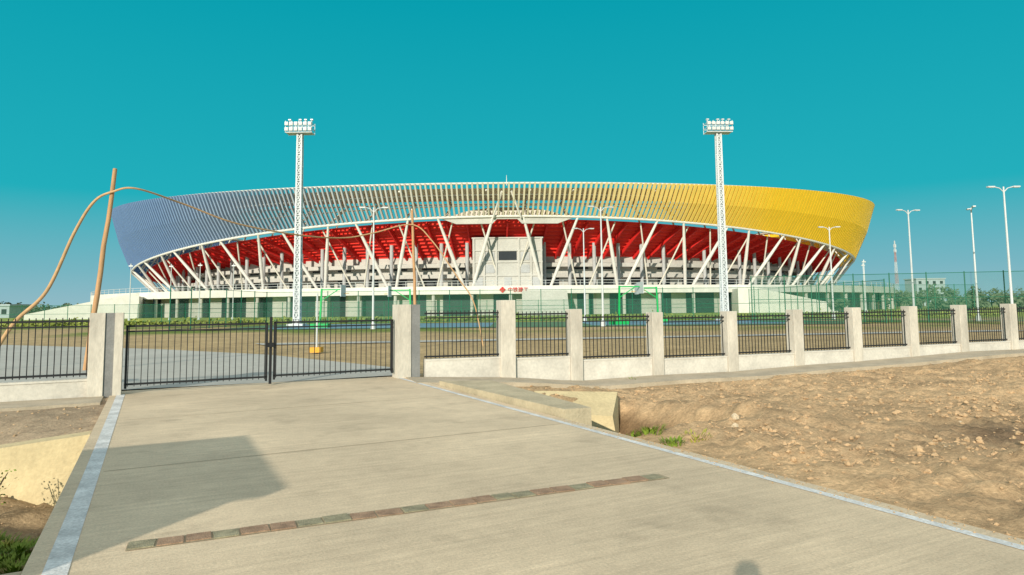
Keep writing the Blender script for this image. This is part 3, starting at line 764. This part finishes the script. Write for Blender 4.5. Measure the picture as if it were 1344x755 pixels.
b.build('antenna',['steel'],e)

gh=empty('guard_hut',W(-5.5,3.5,0),'small white flat-roofed guard hut beside the driveway','guard hut'); gh.rotation_euler=(0,0,ANG)
b=MB(); b.box((0,0,1.15),(2.4,2.9,2.5)); b.build('wall',['plaster'],gh)
b=MB(); b.box((0,0,2.46),(2.7,3.1,.12)); b.build('roof',['concw'],gh)
b=MB(); b.box((1.21,-.6,1.0),(.06,.85,2.0)); b.build('door',['wood'],gh)
b=MB(); b.box((1.21,.7,1.5),(.05,1.0,.9)); b.build('window',['dark'],gh)

# photographer standing at the viewpoint
def person(loc,rot,sc):
    V=[(0,0,.95),(0,0,1.15),(0,0,1.38),(0,0,1.52),(0,.02,1.62),(0,.02,1.74),
       (-.19,0,1.42),(-.26,.06,1.22),(-.12,.13,1.42),(.19,0,1.42),(.26,.06,1.22),(.12,.13,1.42),
       (-.10,0,.90),(-.12,.02,.50),(-.13,-.03,.08),(-.14,.14,.04),(.10,0,.90),(.12,.02,.50),(.13,-.03,.08),(.14,.14,.04)]
    R=[.16,.15,.17,.06,.095,.075,.07,.05,.035,.07,.05,.035,.10,.07,.045,.04,.10,.07,.045,.04]
    E=[(0,1),(1,2),(2,3),(3,4),(4,5),(2,6),(6,7),(7,8),(2,9),(9,10),(10,11),(0,12),(12,13),(13,14),(14,15),(0,16),(16,17),(17,18),(18,19)]
    me=bpy.data.meshes.new('person'); bm=bmesh.new(); lay=bm.verts.layers.skin.verify(); vv=[]
    for i,v in enumerate(V):
        q=bm.verts.new(v); q[lay].radius=(R[i],R[i]*.85); q[lay].use_root=(i==0); vv.append(q)
    for a,c in E: bm.edges.new((vv[a],vv[c]))
    bm.to_mesh(me); bm.free()
    o=bpy.data.objects.new('person',me); COL.objects.link(o); me.materials.append(M['cloth'])
    o.modifiers.new('Skin','SKIN'); s=o.modifiers.new('Sub','SUBSURF'); s.levels=1; s.render_levels=1
    bpy.context.view_layer.update(); dg=bpy.context.evaluated_depsgraph_get()
    m2=bpy.data.meshes.new_from_object(o.evaluated_get(dg)); o.modifiers.clear(); o.data=m2
    if not m2.materials: m2.materials.append(M['cloth'])
    o.location=loc; o.scale=(sc,)*3; o.rotation_euler=(0,0,rot); tag(o,'person in dark blue clothes holding up a camera','person')
person((-.18,-.24,0),-.2,1.04)

# ---------------------------------------------------------------- light
el=math.radians(19); sd=Vector((.33,.944,0)).normalized()
sdir=Vector((sd.x*math.cos(el),sd.y*math.cos(el),-math.sin(el)))
L=bpy.data.lights.new('sun','SUN'); L.energy=5.0; L.angle=math.radians(.5); L.color=(1.0,.91,.76)
lo=bpy.data.objects.new('sun',L); COL.objects.link(lo); lo.rotation_euler=sdir.to_track_quat('-Z','Y').to_euler(); lo.location=(0,-20,30)
w=bpy.data.worlds.new('World'); scn.world=w; w.use_nodes=True; N=w.node_tree.nodes; K=w.node_tree.links
bg=N['Background']; bg.inputs['Strength'].default_value=.1
sk=N.new('ShaderNodeTexSky'); sk.sky_type='NISHITA'; sk.sun_disc=False; sk.sun_elevation=el; sk.sun_rotation=math.atan2(-sd.x,-sd.y)
tc=N.new('ShaderNodeTexCoord'); sx=N.new('ShaderNodeSeparateXYZ'); K.new(tc.outputs['Generated'],sx.inputs[0])
cr=N.new('ShaderNodeValToRGB'); e=cr.color_ramp.elements
pts=[(0,(.30,.50,.57)),(.05,(.18,.46,.54)),(.15,(.012,.425,.50)),(.42,(.0,.345,.43)),(.52,(.06,.38,.46)),(.66,(.68,.70,.70)),(1,(.90,.90,.89))]
e[0].position=0;e[0].color=(*pts[0][1],1);e[1].position=1;e[1].color=(*pts[-1][1],1)
for p,c in pts[1:-1]: k=e.new(p);k.color=(*c,1)
K.new(sx.outputs['Z'],cr.inputs[0])
sc=N.new('ShaderNodeVectorMath'); sc.operation='SCALE'; sc.inputs['Scale'].default_value=10; K.new(cr.outputs[0],sc.inputs[0])
mx=N.new('ShaderNodeMix'); mx.data_type='RGBA'; mx.inputs[0].default_value=.985; K.new(sk.outputs[0],mx.inputs[6]); K.new(sc.outputs[0],mx.inputs[7])
K.new(mx.outputs[2],bg.inputs['Color'])

# ---------------------------------------------------------------- camera
cam=bpy.data.cameras.new('camera'); co=bpy.data.objects.new('camera',cam); COL.objects.link(co)
th=math.radians(5); cam.lens=24.0; cam.sensor_width=36; cam.clip_end=9000; cam.clip_start=.05
co.matrix_world=Matrix.Translation((0,0,1.7))@Matrix.Rotation(math.pi/2+th,4,'X')@Matrix.Rotation(math.radians(-.6),4,'Z')
cam.shift_y=-(900*math.tan(th)-(403-377.5))/1344
scn.camera=co
scn.view_settings.view_transform='Standard'; scn.view_settings.look='None'; scn.view_settings.exposure=0
